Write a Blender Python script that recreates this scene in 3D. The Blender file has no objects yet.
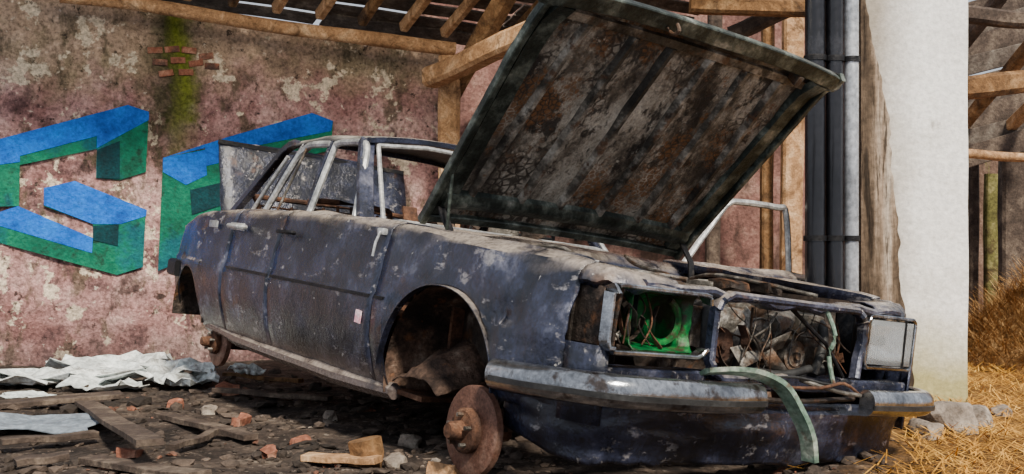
import bpy, bmesh, math, random
from mathutils import Vector, Matrix, noise
R=math.radians
C=bpy.context.scene.collection
random.seed(7)
F=1063.0; HZ=268.0; CH=0.75
def at(u,v,Y): return Vector(((u-512)/F*Y, Y, CH+(HZ-v)/F*Y))
def gr(u,v):
    Y=F*CH/(v-HZ); return Vector(((u-512)/F*Y,Y,0))
# ------------------------------------------------------------ materials
def mat(name, stops, scale=4, rough=.85, metal=0, bump=.4, bscale=30, stretch=(1,1,1), ov=(), detail=10, spec=.3, distort=0.0, gk=.7, nr=.65, trans=0):
    m=bpy.data.materials.new(name); m.use_nodes=True
    nt=m.node_tree; N=nt.nodes; L=nt.links; b=N['Principled BSDF']
    tc=N.new('ShaderNodeTexCoord'); geo=N.new('ShaderNodeNewGeometry')
    sep=N.new('ShaderNodeSeparateXYZ'); L.new(tc.outputs['Object'],sep.inputs[0])
    sn=N.new('ShaderNodeSeparateXYZ'); L.new(geo.outputs['Normal'],sn.inputs[0])
    def noi(sc,st=(1,1,1),off=0,det=detail):
        mp=N.new('ShaderNodeMapping'); mp.inputs['Scale'].default_value=st; mp.inputs['Location'].default_value=(off,off*.7,off*.3)
        L.new(tc.outputs['Object'],mp.inputs[0])
        n=N.new('ShaderNodeTexNoise'); n.inputs['Scale'].default_value=sc; n.inputs['Detail'].default_value=det
        n.inputs['Roughness'].default_value=nr; n.inputs['Distortion'].default_value=distort
        L.new(mp.outputs[0],n.inputs['Vector']); return n.outputs['Fac']
    def mr(src,a,c):
        n=N.new('ShaderNodeMapRange'); n.inputs['From Min'].default_value=a; n.inputs['From Max'].default_value=c
        L.new(src,n.inputs['Value']); return n.outputs['Result']
    def math_(op,a,c):
        n=N.new('ShaderNodeMath'); n.operation=op
        for i,s in enumerate((a,c)):
            if isinstance(s,(int,float)): n.inputs[i].default_value=s
            else: L.new(s,n.inputs[i])
        return n.outputs[0]
    rp=N.new('ShaderNodeValToRGB'); cr=rp.color_ramp
    while len(cr.elements)<len(stops): cr.elements.new(.5)
    for e,(p,c) in zip(cr.elements,stops): e.position=p; e.color=(*c,1)
    L.new(noi(scale,stretch),rp.inputs[0]); cur=rp.outputs[0]
    for i,o in enumerate(ov):
        if o[0]=='n': _,col,sc,lo,hi,st,k=o; f=mr(noi(sc,st,3.1*(i+1)),lo,hi); f=math_('MULTIPLY',f,k)
        elif o[0]=='up':
            _,col,lo,hi,k=o; f=mr(sn.outputs['Z'],lo,hi); f=math_('MULTIPLY',f,mr(noi(6,(1,1,1),7.7),.35,.6)); f=math_('MULTIPLY',f,k)
        elif o[0]=='vor':   # honeycomb-like flakes inside patches of a coarse noise
            _,col,vs,e0,e1,sc2,lo2,hi2,k=o
            vn=N.new('ShaderNodeTexVoronoi'); vn.feature='DISTANCE_TO_EDGE'; vn.inputs['Scale'].default_value=vs
            L.new(tc.outputs['Object'],vn.inputs['Vector'])
            f=math_('MULTIPLY',mr(vn.outputs['Distance'],e0,e1),mr(noi(sc2,(1,1,1),1.3*(i+2)),lo2,hi2)); f=math_('MULTIPLY',f,k)
        elif o[0]=='edge':
            _,ax,col,c,a,b_,k=o
            v=math_('ABSOLUTE',math_('SUBTRACT',sep.outputs[ax],c),0); v=math_('ADD',v,math_('MULTIPLY',math_('SUBTRACT',noi(4,(1,1,1),6.6),.5),.35))
            f=math_('MULTIPLY',mr(v,a,b_),k)
        elif o[0]=='band':
            _,ax,col,c,w_,z0,k=o
            v=math_('ADD',math_('SUBTRACT',sep.outputs[ax],c),math_('MULTIPLY',math_('SUBTRACT',noi(3,(1,1,1),4.4),.5),.35))
            f=mr(math_('ABSOLUTE',v,0),w_,w_*.2); f=math_('MULTIPLY',f,mr(sep.outputs[2],z0,z0+.7)); f=math_('MULTIPLY',f,k)
        else:
            _,ax,col,a,c,amp,k=o
            v=math_('ADD',sep.outputs[ax],math_('MULTIPLY',math_('SUBTRACT',noi(2.2,(1,1,1),5.5*(i+1)),.5),amp))
            f=math_('MULTIPLY',mr(v,a,c),k)
        mx=N.new('ShaderNodeMix'); mx.data_type='RGBA'; L.new(f,mx.inputs[0]); L.new(cur,mx.inputs[6]); mx.inputs[7].default_value=(*col,1); cur=mx.outputs[2]
    g=mr(noi(bscale*1.6,(1,1,1),9),.3,.7); g=math_('ADD',math_('MULTIPLY',g,gk*1.3),1-gk*.65)
    vm=N.new('ShaderNodeVectorMath'); vm.operation='SCALE'; L.new(cur,vm.inputs[0]); L.new(g,vm.inputs['Scale'])
    L.new(vm.outputs[0],b.inputs['Base Color'])
    b.inputs['Roughness'].default_value=rough; b.inputs['Metallic'].default_value=metal
    b.inputs['Specular IOR Level'].default_value=spec
    if trans: b.inputs['Transmission Weight'].default_value=trans
    bp=N.new('ShaderNodeBump'); bp.inputs['Strength'].default_value=bump; bp.inputs['Distance'].default_value=.02
    L.new(noi(bscale,stretch,2.2),bp.inputs['Height']); L.new(bp.outputs[0],b.inputs['Normal'])
    return m
U1=(1,1,1)
PST=[(.3,(.003,.004,.007)),(.45,(.011,.014,.028)),(.58,(.032,.038,.072)),(.70,(.16,.165,.22))]
POV=[('n',(.10,.05,.03),3,.59,.66,U1,.85),('n',(.36,.34,.35),7,.6,.66,(1,1,2.2),.7),('n',(.003,.003,.005),2.0,.5,.62,U1,.8)]
PAINT=mat('burnt_paint',PST,4.2,.27,.25,.3,35,U1,POV+[('a',2,(.17,.13,.11),.32,.2,.2,.75),('n',(.55,.53,.5),22,.66,.70,U1,.8),('up',(.44,.37,.31),.35,.85,.95)],spec=.65)
PAINTD=mat('burnt_paint_low_panel',PST,4.2,.27,.25,.35,35,U1,POV+[('n',(.3,.28,.27),18,.62,.69,U1,.7)],spec=.65)
ROOFP=mat('roof_paint',[(.3,(.02,.02,.024)),(.6,(.09,.09,.09)),(.8,(.36,.34,.31))],6,.5,.1,.3,30,ov=[('up',(.36,.34,.3),.4,.9,.85)])
RUST=mat('rust',[(.25,(.015,.009,.007)),(.45,(.055,.027,.018)),(.6,(.14,.065,.036)),(.78,(.33,.21,.14))],9,.8,.1,.6,45)
WELL=mat('dirty_rusty_well',[(.3,(.01,.006,.005)),(.45,(.05,.03,.022)),(.58,(.14,.085,.06)),(.74,(.36,.27,.21))],7,.75,.1,.9,30,ov=[('n',(.006,.005,.004),3,.5,.6,U1,.8),('n',(.2,.08,.03),12,.58,.66,U1,.7)])
GRIME=mat('grimy_metal',[(.3,(.006,.005,.004)),(.48,(.022,.016,.013)),(.62,(.07,.05,.04)),(.76,(.3,.25,.21))],8,.55,.2,.8,38,ov=[('n',(.14,.06,.025),10,.56,.66,U1,.7)])
DARKMET=mat('dark_metal',[(.3,(.005,.005,.006)),(.55,(.015,.015,.018)),(.75,(.07,.06,.05))],8,.5,.4,.4,40)
UST=[(.3,(.008,.007,.006)),(.42,(.04,.033,.026)),(.48,(.14,.12,.095)),(.53,(.34,.31,.26)),(.66,(.6,.57,.5))]
UNDER=mat('hood_underside',UST,2.6,.45,.1,.7,50,(.8,1.2,1),
  [('n',(.007,.006,.006),3.4,.53,.57,(.7,1.1,1),.92),('n',(.13,.07,.035),6,.58,.62,U1,.8),('vor',(.02,.012,.008),26,.16,.06,2.6,.50,.56,.9),('vor',(.2,.085,.025),38,.03,.14,2.6,.52,.57,.85),('edge',1,(.008,.008,.008),0,.6,.8,.85),('edge',0,(.01,.009,.008),.55,.48,.64,.7),('n',(.6,.57,.5),20,.61,.65,U1,.7)],distort=.05,nr=.75,spec=.5,gk=.9)
RIBU=mat('hood_rib_metal',[(.3,(.015,.013,.011)),(.45,(.08,.07,.058)),(.55,(.26,.235,.2)),(.7,(.55,.52,.46))],6,.4,.2,.4,45,ov=[('n',(.1,.045,.02),12,.54,.6,U1,.8),('n',(.01,.009,.008),3,.52,.58,U1,.85)])
RIBM=mat('hood_frame_metal',[(.3,(.008,.011,.009)),(.48,(.03,.038,.033)),(.6,(.12,.14,.12)),(.74,(.42,.42,.38))],7,.38,.4,.3,40)
GREENM=mat('green_paint',[(.3,(.0,.02,.006)),(.5,(.002,.085,.02)),(.7,(.015,.26,.055))],7,.3,.1,.3,30,ov=[('n',(.04,.022,.015),8,.52,.58,U1,.9)])
PALEG=mat('pale_green_metal',[(.3,(.04,.1,.07)),(.5,(.2,.29,.23)),(.7,(.6,.62,.54))],9,.45,.2,.3,30,ov=[('n',(.12,.05,.03),8,.56,.62,U1,.9),('up',(.5,.5,.45),.3,.8,.8)])
CHROME=mat('tarnished_chrome',[(.3,(.1,.105,.12)),(.5,(.29,.3,.32)),(.7,(.55,.56,.58))],7,.17,.93,.12,30,(.3,1,1),[('n',(.08,.055,.04),10,.57,.65,U1,.85)],spec=.5)
BRIGHT=mat('bright_trim_metal',[(.3,(.2,.21,.22)),(.5,(.42,.43,.44)),(.7,(.7,.71,.7))],9,.35,.5,.2,35,U1,[('n',(.1,.07,.05),10,.6,.68,U1,.8)])
RUBBER=mat('black_rubber',[(.3,(.008,.008,.009)),(.7,(.04,.04,.04))],8,.5,0,.3,40)
GREYM=mat('grey_cast_metal',[(.3,(.02,.018,.016)),(.5,(.11,.1,.088)),(.66,(.45,.42,.38))],8,.45,.4,.7,35,ov=[('n',(.12,.06,.03),6,.5,.6,U1,.8)])
DISC=mat('rusty_disc',[(.3,(.08,.035,.024)),(.5,(.17,.085,.06)),(.7,(.34,.22,.17))],7,.6,.3,.25,50)
LENS=mat('headlight_lens',[(.35,(.85,.88,.9)),(.6,(.95,.97,.98))],5,.06,0,.05,60,spec=.8,trans=.85,gk=.1)
REFL=mat('lamp_reflector',[(.35,(.5,.5,.5)),(.6,(.85,.86,.87))],5,.25,.9,.1,60,gk=.3)
WOOD=mat('old_wood',[(.25,(.05,.025,.011)),(.5,(.2,.105,.045)),(.75,(.45,.28,.14))],5,.9,0,.6,25,U1,[('n',(.02,.013,.01),3,.5,.66,U1,.8)],distort=1.0)
WOODL=mat('pale_log_wood',[(.25,(.15,.07,.03)),(.5,(.42,.24,.12)),(.75,(.78,.55,.34))],5,.85,0,.5,25,distort=1.2,ov=[('n',(.07,.035,.018),4,.54,.66,U1,.8)])
WOODG=mat('grey_board_wood',[(.25,(.015,.012,.01)),(.5,(.07,.05,.04)),(.75,(.22,.17,.13))],6,.9,0,.6,30)
TILE=mat('roof_board_tile',[(.25,(.02,.015,.012)),(.5,(.075,.058,.048)),(.75,(.22,.19,.16))],6,.9,0,.6,20)
WALL=mat('pink_plaster',[(.3,(.09,.04,.04)),(.42,(.25,.125,.12)),(.52,(.4,.23,.22)),(.68,(.58,.42,.38))],1.9,.95,0,1.0,24,U1,
  [('n',(.09,.048,.05),4.4,.54,.62,U1,.8),('n',(.045,.028,.026),3.2,.55,.62,(1,1,.7),.85),
   ('a',2,(.4,.32,.2),2.05,2.4,1.2,.6),('n',(.08,.065,.04),5,.54,.62,(1,1,.5),.75),('n',(.7,.6,.46),4,.575,.60,U1,.8),('a',2,(.05,.033,.033),.35,.0,.6,.7),
   ('n',(.018,.012,.011),13,.6,.66,U1,.85),('n',(.72,.64,.54),18,.63,.68,U1,.6),('band',0,(.025,.03,.006),.6,.26,1.3,.9),('band',0,(.14,.17,.01),.66,.13,1.5,.75)],gk=.95)
WALL2=mat('brown_plaster',[(.25,(.05,.028,.024)),(.5,(.2,.1,.085)),(.75,(.45,.3,.24))],2.5,.95,0,.9,22,ov=[('n',(.025,.016,.012),3,.5,.62,(1,1,.4),.85)])
MOSS=mat('mossy_wall',[(.25,(.05,.03,.022)),(.5,(.16,.1,.075)),(.75,(.34,.23,.18))],2.5,.95,0,.9,22,ov=[('n',(.1,.12,.02),3,.54,.62,(1.5,1,.2),.7),('n',(.03,.02,.015),4,.52,.62,(2,1,.3),.7)])
MOSSW=mat('mossy_wood',[(.25,(.04,.035,.01)),(.5,(.14,.13,.04)),(.75,(.35,.3,.14))],5,.9,0,.6,25,ov=[('n',(.05,.03,.015),4,.52,.6,U1,.8)])
PILL=mat('pillar_plaster',[(.3,(.76,.74,.7)),(.5,(.92,.91,.89)),(.7,(.96,.96,.95))],2,.9,0,.35,22,U1,
  [('a',2,(.36,.32,.1),.55,.1,.5,.9),('n',(.45,.42,.36),3,.62,.74,(1,1,.4),.4),('a',0,(.26,.21,.15),.02,-.22,.3,.85),('n',(.14,.1,.07),7,.65,.72,(1,1,.6),.5)],gk=.35)
PILB=mat('bare_post_brown',[(.3,(.03,.02,.014)),(.45,(.12,.085,.058)),(.56,(.27,.2,.145)),(.70,(.52,.44,.36))],6,.95,0,1.0,20,(1.6,1,.16),distort=.3,ov=[('n',(.02,.014,.01),8,.55,.6,(2,1,.12),.85)])
DIRT=mat('dirt_floor',[(.3,(.007,.005,.004)),(.45,(.03,.021,.017)),(.58,(.088,.064,.05)),(.74,(.27,.22,.175))],4.2,.95,0,1.0,24,U1,
  [('n',(.28,.23,.19),30,.58,.66,U1,.7),('n',(.006,.004,.004),1.4,.5,.64,U1,.7),('a',0,(.2,.095,.02),1.15,1.9,1.0,.9)],gk=.95)
STRAW=mat('straw',[(.25,(.2,.08,.01)),(.5,(.56,.27,.04)),(.75,(.95,.6,.16))],4,.8,0,.3,40)
HAY=mat('hay',[(.25,(.09,.04,.014)),(.5,(.34,.18,.06)),(.75,(.75,.5,.24))],7,.9,0,1.0,30)
BRICK=mat('brick_red',[(.3,(.1,.035,.025)),(.5,(.27,.105,.065)),(.7,(.45,.26,.18))],7,.95,0,.6,30,ov=[('n',(.06,.045,.04),5,.5,.6,U1,.8)])
STONE=mat('rubble_stone',[(.3,(.08,.065,.055)),(.5,(.26,.215,.18)),(.7,(.52,.47,.4))],6,.95,0,.7,30)
RUB=mat('dark_rubble',[(.3,(.012,.01,.009)),(.48,(.05,.038,.031)),(.6,(.13,.095,.075)),(.72,(.42,.36,.3))],1.6,.95,0,.7,30,ov=[('n',(.25,.1,.06),2.3,.6,.64,U1,.8)])
SHEET=mat('white_sheet',[(.3,(.36,.39,.39)),(.5,(.6,.65,.65)),(.7,(.84,.87,.86))],5,.5,0,.2,20,ov=[('n',(.12,.1,.085),4,.53,.64,U1,.8)])
BSHEET=mat('blue_grey_sheet',[(.3,(.1,.12,.15)),(.6,(.22,.26,.31))],4,.5,0,.2,20)
BLUEP=mat('blue_spray_paint',[(.3,(.0,.05,.3)),(.5,(.0,.12,.6)),(.7,(.0,.19,.8))],4,.8,0,.9,24,ov=[('n',(.01,.03,.07),9,.62,.7,U1,.6)],gk=.5)
GRNP=mat('green_spray_paint',[(.3,(.0,.05,.03)),(.5,(.0,.13,.075)),(.7,(.005,.23,.12))],3,.8,0,.9,24,ov=[('n',(.01,.02,.015),8,.57,.66,U1,.7),('n',(.0,.07,.14),2,.52,.6,U1,.6)],gk=.5)
DGRNP=mat('dark_teal_paint',[(.3,(.0,.015,.022)),(.6,(.0,.04,.05))],4,.85,0,.7,28)
PIPE=mat('black_pipe',[(.3,(.004,.004,.006)),(.55,(.014,.014,.018)),(.75,(.07,.07,.08))],4,.22,.3,.15,20,(1,1,.3),spec=.7)
PIPEG=mat('grey_pipe',[(.3,(.16,.17,.19)),(.5,(.36,.38,.42)),(.7,(.7,.71,.73))],4,.35,.4,.2,20,(1,1,.3))
PINK=mat('pink_sticker',[(.4,(.75,.25,.35)),(.6,(.9,.7,.75))],40,.6,0,.1,20)
# ------------------------------------------------------------ helpers
def obj(name,bm,m,parent=None,label=None,cat=None,group=None,kind=None,smooth=True,rebase=True,solid=0):
    me=bpy.data.meshes.new(name)
    bmesh.ops.recalc_face_normals(bm,faces=bm.faces) if solid==0 else None
    off=None
    if parent is None and rebase:
        vs=[v.co for v in bm.verts]
        off=Vector(((min(v.x for v in vs)+max(v.x for v in vs))/2,(min(v.y for v in vs)+max(v.y for v in vs))/2,min(v.z for v in vs)))
        bmesh.ops.translate(bm,verts=bm.verts,vec=-off)
    bm.to_mesh(me); bm.free()
    if smooth:
        for p in me.polygons: p.use_smooth=True
        try: me.set_sharp_from_angle(angle=R(38))
        except Exception: pass
    me.materials.append(m)
    o=bpy.data.objects.new(name,me); C.objects.link(o)
    if off is not None: o.location=off
    if parent: o.parent=parent
    if solid:
        s=o.modifiers.new('thick','SOLIDIFY'); s.thickness=solid; s.offset=0
    for k,v in (('label',label),('category',cat),('group',group),('kind',kind)):
        if v: o[k]=v
    return o
def B(): return bmesh.new()
def box(bm,c,s,rot=None,bev=0.0):
    Mx=Matrix.Translation(Vector(c))@(rot.to_4x4() if rot else Matrix())@Matrix.Diagonal((s[0],s[1],s[2],1))
    r=bmesh.ops.create_cube(bm,size=1,matrix=Mx)
    if bev:
        es=list({e for v in r['verts'] for e in v.link_edges})
        bmesh.ops.bevel(bm,geom=es,offset=bev,segments=2,affect='EDGES',profile=.6)
def sweep(bm,path,prof,up=(0,0,1),scales=None,cap=True):
    path=[Vector(p) for p in path]; up=Vector(up); rings=[]
    for i,p in enumerate(path):
        a=path[max(0,i-1)]; b=path[min(len(path)-1,i+1)]
        t=(b-a).normalized(); s=t.cross(up)
        if s.length<1e-3: s=t.cross(Vector((0,1,.01)))
        s.normalize(); u=s.cross(t); k=scales[i] if scales else 1
        rings.append([bm.verts.new(p+s*(x*k)+u*(y*k)) for x,y in prof])
    n=len(prof)
    for a,b in zip(rings,rings[1:]):
        for j in range(n): bm.faces.new((a[j],a[(j+1)%n],b[(j+1)%n],b[j]))
    if cap:
        bm.faces.new(rings[0]); bm.faces.new(rings[-1][::-1])
def circ(r,n=10): return [(r*math.cos(2*math.pi*i/n),r*math.sin(2*math.pi*i/n)) for i in range(n)]
def rrect(w,h,c=.2):
    a=w/2;b=h/2;k=min(a,b)*c
    return [(-a+k,-b),(a-k,-b),(a,-b+k),(a,b-k),(a-k,b),(-a+k,b),(-a,b-k),(-a,-b+k)]
def tube(bm,pts,r,n=8,up=(0,0,1)): sweep(bm,pts,circ(r,n),up)
def smoothpath(pts,k=4):
    pts=[Vector(p) for p in pts]; out=[]
    for i in range(len(pts)-1):
        p0=pts[max(0,i-1)];p1=pts[i];p2=pts[i+1];p3=pts[min(len(pts)-1,i+2)]
        for j in range(k):
            t=j/k; out.append(.5*((2*p1)+(p2-p0)*t+(2*p0-5*p1+4*p2-p3)*t*t+(3*p1-p0-3*p2+p3)*t**3))
    return out+[pts[-1]]
def grid(bm,rows):
    vs=[[bm.verts.new(p) for p in r] for r in rows]
    for a,b in zip(vs,vs[1:]):
        for j in range(len(a)-1):
            try: bm.faces.new((a[j],a[j+1],b[j+1],b[j]))
            except ValueError: pass
def beam(bm,p0,p1,w,h,seed=0,n=10,jit=.08,c=.35,bend=0.02):
    p0=Vector(p0);p1=Vector(p1); pts=[];sc=[]
    for i in range(n+1):
        t=i/n; p=p0.lerp(p1,t)
        p+=Vector((noise.noise((t*2.5,seed,0)),noise.noise((t*2.5,seed,5)),noise.noise((t*2.5,seed,9))))*bend
        pts.append(p); sc.append(1+jit*noise.noise((t*5,seed+.5,3)))
    d=(p1-p0).normalized(); up=(0,1,0) if abs(d.z)>.8 else (0,0,1)
    sweep(bm,pts,circ(w/2,12) if c>=.85 else rrect(w,h,c),up,sc)
def rock(bm,c,s,seed,rough=.35,sub=2,rot=0):
    r=bmesh.ops.create_icosphere(bm,subdivisions=sub,radius=1)
    m=Matrix.Rotation(rot,3,'Z')
    for v in r['verts']:
        d=v.co.copy(); k=1+rough*noise.noise(d*1.4+Vector((seed,seed*2,0)))
        q=Vector((math.copysign(abs(d.x)**.7,d.x)*s[0],math.copysign(abs(d.y)**.7,d.y)*s[1],math.copysign(abs(d.z)**.7,d.z)*s[2]))*k
        v.co=m@q+Vector(c)
def rough(bm,a=.02,f=9,cuts=2):
    bmesh.ops.subdivide_edges(bm,edges=bm.edges[:],cuts=cuts,use_grid_fill=True)
    bm.normal_update()
    for v in bm.verts: v.co+=v.normal*a*noise.noise(v.co*f)
def emp(name,loc,rot=(0,0,0),**kw):
    o=bpy.data.objects.new(name,None); C.objects.link(o); o.location=loc; o.rotation_euler=rot; o.empty_display_size=.1
    for k,v in kw.items(): o[k]=v
    return o
# ------------------------------------------------------------ setting
def fz(x,y): 
    return .03*noise.noise((x*1.3,y*1.3,0))+.025*noise.noise((x*4,y*4,3))+.012*noise.noise((x*11,y*11,6))-.02
bm=B(); rows=[]
xs=[-7+14.5*i/300 for i in range(301)]; ys=[1.2+11*(i/260)**1.3 for i in range(261)]
for y in ys: rows.append([Vector((x,y,fz(x,y))) for x in xs])
grid(bm,rows); obj('floor',bm,DIRT,kind='structure',rebase=False)
WA=math.atan(.27); wallO=Vector((-3.3,8.4,0)); wx=Vector((math.cos(WA),math.sin(WA),0)); wn=Vector((math.sin(WA),-math.cos(WA),0))
def wl(u,v):
    d=Vector(((u-512)/F,1,(HZ-v)/F)); o=Vector((0,0,CH)); t=(wallO-o).dot(wn)/d.dot(wn); p=o+d*t-wallO
    return (p.dot(wx),p.z)
def logz(a): return 2.865-.0824*(a+.03)
bm=B(); rows=[]
for j in range(81):
    row=[]
    for i in range(151):
        a=-3+5.9*i/150; z=(logz(a)+.03)*j/80-.03
        row.append(Vector((a, .006+.035*abs(noise.noise((i*.08,z*2,0)))+.018*abs(noise.noise((i*.3,z*7,4))), z)))
    rows.append(row)
grid(bm,rows)
grid(bm,[[Vector((a,.3,z)) for a in (-3,2.9)] for z in (-.03,2.6)]); box(bm,(-.05,.2,1.27),(5.9,.28,2.6))
wall=obj('wall_back',bm,WALL,kind='structure',rebase=False); wall.location=wallO; wall.rotation_euler=(0,0,WA)
def letter(layers,label):
    root=None
    for k,(nm,m,polys) in enumerate(layers):
        bm=B()
        for pl in polys:
            vs=[bm.verts.new((wl(u,v)[0],-.003-.003*k,wl(u,v)[1])) for u,v in pl]
            f=bm.faces.new(vs); f.normal_update(); bmesh.ops.triangulate(bm,faces=[f],ngon_method='EAR_CLIP')
        o=obj(nm,bm,m,parent=wall if root is None else root,smooth=False)
        if root is None: root=o; o['label']=label
letter([('graffiti_letter',GRNP,[[(-40,152),(128,105),(149,112),(146,172),(120,180),(96,178),(97,149),(20,165),(19,206),(-40,208)],
        [(44,190),(75,182),(146,210),(143,267),(117,275),(-40,232),(-40,208),(0,212),(18,206),(93,238),(93,224),(44,206)]]),
  ('graffiti_blue_face',BLUEP,[[(-40,146),(0,139),(128,105),(149,112),(149,120),(97,148),(97,136),(20,156),(20,162),(-40,170)],[(44,188),(75,181),(147,210),(146,216),(121,224),(93,224),(44,205)],[(-40,205),(0,212),(18,206),(93,238),(92,253),(0,226),(-40,216)]]),
  ('graffiti_shadow_face',DGRNP,[[(97,150),(120,141),(120,179),(97,178)],[(93,226),(119,224),(118,246),(93,240)]])],'left 3D block letter spray painted in green and blue')
letter([('graffiti_letter',GRNP,[[(163,158),(210,148),(234,138),(312,114),(333,122),(331,150),(255,170),(240,215),(190,228),(180,262),(158,271)]]),
  ('graffiti_blue_face',BLUEP,[[(163,158),(205,148),(206,166),(232,160),(234,150),(331,131),(333,121),(312,113),(228,137),(200,146)],[(163,158),(205,150),(207,175),(186,185),(163,172)]]),
  ('graffiti_shadow_face',DGRNP,[[(190,190),(240,178),(238,200),(192,215)]])],'right 3D block letter in blue and green partly hidden by the car')
bm=B()
for (u,v) in [(155,50),(172,49),(189,50),(206,56),(160,62),(178,60),(196,63),(212,66),(166,73),(186,72)]:
    a,z=wl(u,v); box(bm,(a,.018,z),(.115,.03,.05),Matrix.Rotation(R(random.uniform(-12,12)),3,'Y'),.006)
obj('exposed_bricks',bm,BRICK,parent=wall)
bm=B(); rows=[]
for j in range(31): 
    z=3.9*j/30-.05; rows.append([Vector((-.9+5.0*i/60,10+.05*noise.noise((i*.2,z*2,0)),z)) for i in range(61)])
grid(bm,rows); box(bm,(1.6,10.25,1.9),(5.0,.3,3.9)); obj('wall_back_right',bm,WALL2,kind='structure',rebase=False)
bm=B(); rows=[]
for j in range(21):
    z=2.25*j/20-.05; rows.append([Vector((3.9+5*i/40,11.6+.05*noise.noise((i*.2,z*2,3)),z+(0.12*noise.noise((i*.5,0,0)) if j==20 else 0))) for i in range(41)])
grid(bm,rows); box(bm,(6.4,11.85,1.05),(5,.3,2.1)); obj('wall_right',bm,MOSS,kind='structure',rebase=False)
rd=Vector((.9,-1.45,.65)); bm=B(); rr=random.Random(4)
for j in range(16):
    for q in range(9):
        a0=-1.8+.72*q+rr.uniform(0,.03); a1=a0+.71-(.02 if rr.random()<.2 else -.01); s0=-.12+.1*j; s1=s0+.1-(.008 if rr.random()<.25 else -.012)
        def P(a,s,dz=0): 
            p=wallO+wx*a+rd*s; p.z+=logz(a)+.17+dz; return p
        grid(bm,[[P(a0,s0,.02),P((a0+a1)/2,s0,.025),P(a1,s0,.02)],[P(a0,s1),P((a0+a1)/2,s1,.005),P(a1,s1)]])
obj('ceiling',bm,TILE,kind='structure',rebase=False,solid=.015,smooth=False)
def thing(name,bm,m,label,cat,group=None,kind=None,solid=0,smooth=True): return obj(name,bm,m,label=label,cat=cat,group=group,kind=kind,solid=solid,smooth=smooth)
ordn=['first','second','third','fourth','fifth','sixth','seventh','eighth','ninth','tenth']
for k,a in enumerate([-.1,.3,.7,1.05,1.4,1.75,2.1,2.45,2.8,3.3]):
    bm=B(); p=wallO+wx*a+wn*.08+Vector((0,0,logz(a)+.12-(.06 if a>3 else 0))); beam(bm,p,p+rd*1.4,.075,.09,k,6); thing('rafter',bm,WOODL if k%3 else WOOD,'%s roof rafter from the left, resting above the long pale log'%ordn[k],'rafter','roof rafters on the back wall')
bm=B(); beam(bm,at(60,-4,8.1),at(455,50,8.85),.115,.12,3,24,.18,.9,.03); thing('log_beam',bm,WOODL,'long pale round log running along the top of the graffiti wall','beam')
bm=B(); beam(bm,at(430,78,8.7),at(560,20,7.6),.17,.16,5,8); thing('timber_beam',bm,WOODL,'thick pale timber beam sloping up behind the open hood','beam')
bm=B(); beam(bm,at(452,92,8.95),at(512,-15,8.4),.15,.15,8,8); thing('timber_brace',bm,WOOD,'steep dark timber brace crossing the thick pale beam','beam')
bm=B(); q=at(449,80,8.85); beam(bm,(q.x,q.y,0),(q.x,q.y,2.5),.18,.16,9,12); thing('wooden_post',bm,WOODL,'squared timber post at the end of the graffiti wall','post')
for k,(u,w,mt,lb) in enumerate([(712,.12,WOODG,'narrow grey timber post behind the hood hinge'),(765,.1,WOOD,'thin brown post behind the open door frame'),(790,.17,WOODL,'broad pale timber post left of the black pipes')]):
    q=at(u,200,9.3-.2*k); bm=B(); beam(bm,(q.x,q.y,0),(q.x+.03,q.y,3.4),w,.12,20+k,12); thing('wooden_post',bm,mt,lb,'post')
bm=B(); beam(bm,at(690,5,8.2),at(880,12,8.2),.12,.12,30,8); thing('timber_beam',bm,WOOD,'horizontal timber beam above the raised hood','beam')
bm=B(); beam(bm,at(730,35,8.6),at(830,-10,8.3),.12,.12,31,8); thing('timber_beam',bm,WOODG,'slanting timber above the raised hood corner','beam')
# right bay
bm=B(); beam(bm,at(930,92,8.2),at(1060,78,8.4),.19,.17,33,10); thing('timber_beam',bm,WOOD,'thick horizontal beam right of the white pillar','beam')
bm=B(); beam(bm,at(930,12,8.2),at(1060,22,8.2),.12,.12,34,10); thing('timber_beam',bm,WOODG,'dark upper beam right of the white pillar','beam')
bm=B(); beam(bm,at(940,152,9.2),at(1060,160,9.2),.08,.08,35,10,.1,.9); thing('pole',bm,WOODL,'thin pale pole below the thick beam right of the pillar','pole')
for k,(a,b,lb) in enumerate([((940,75,9.6),(1020,-30,8.6),'left slanting rafter right of the pillar'),((960,130,10),(1060,10,8.8),'middle slanting rafter right of the pillar'),((985,150,10.3),(1080,60,9),'lowest slanting rafter right of the pillar')]):
    bm=B(); beam(bm,at(*a),at(*b),.11,.1,40+k,8); thing('rafter',bm,[WOODG,WOOD,WOODL][k],lb,'rafter')
nm=['highest','second highest','third highest','fourth','fifth','sixth','seventh','eighth','lowest']
for k in range(9):
    v=0+k*18; a=at(930,v+24,10.6-.1*k); b=at(1080,v-20,10.6-.1*k); bm=B(); beam(bm,a,b,.03,[.2,.13,.22,.18,.12,.2,.22,.15,.2][k],50+k,8)
    thing('roof_board',bm,TILE if k%2 else WOODG,'%s weathered roof board in the bay right of the pillar'%nm[k],'board','roof boards in the right bay')
for k,(u,Y,w,mt,lb) in enumerate([(1012,10.8,.25,WOODG,'broad dark post at the far right edge'),(972,11.2,.1,WOODG,'thin dark post beside the white pillar in the far bay'),(992,11.3,.16,MOSSW,'mossy upright board between the two posts in the far bay')]):
    q=at(u,200,Y); bm=B(); beam(bm,(q.x,q.y,0),(q.x,q.y,1.75 if k==2 else 2.6),w,.08 if k==2 else .15,60+k,10); thing('wooden_post',bm,mt,lb,'post')
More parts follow.
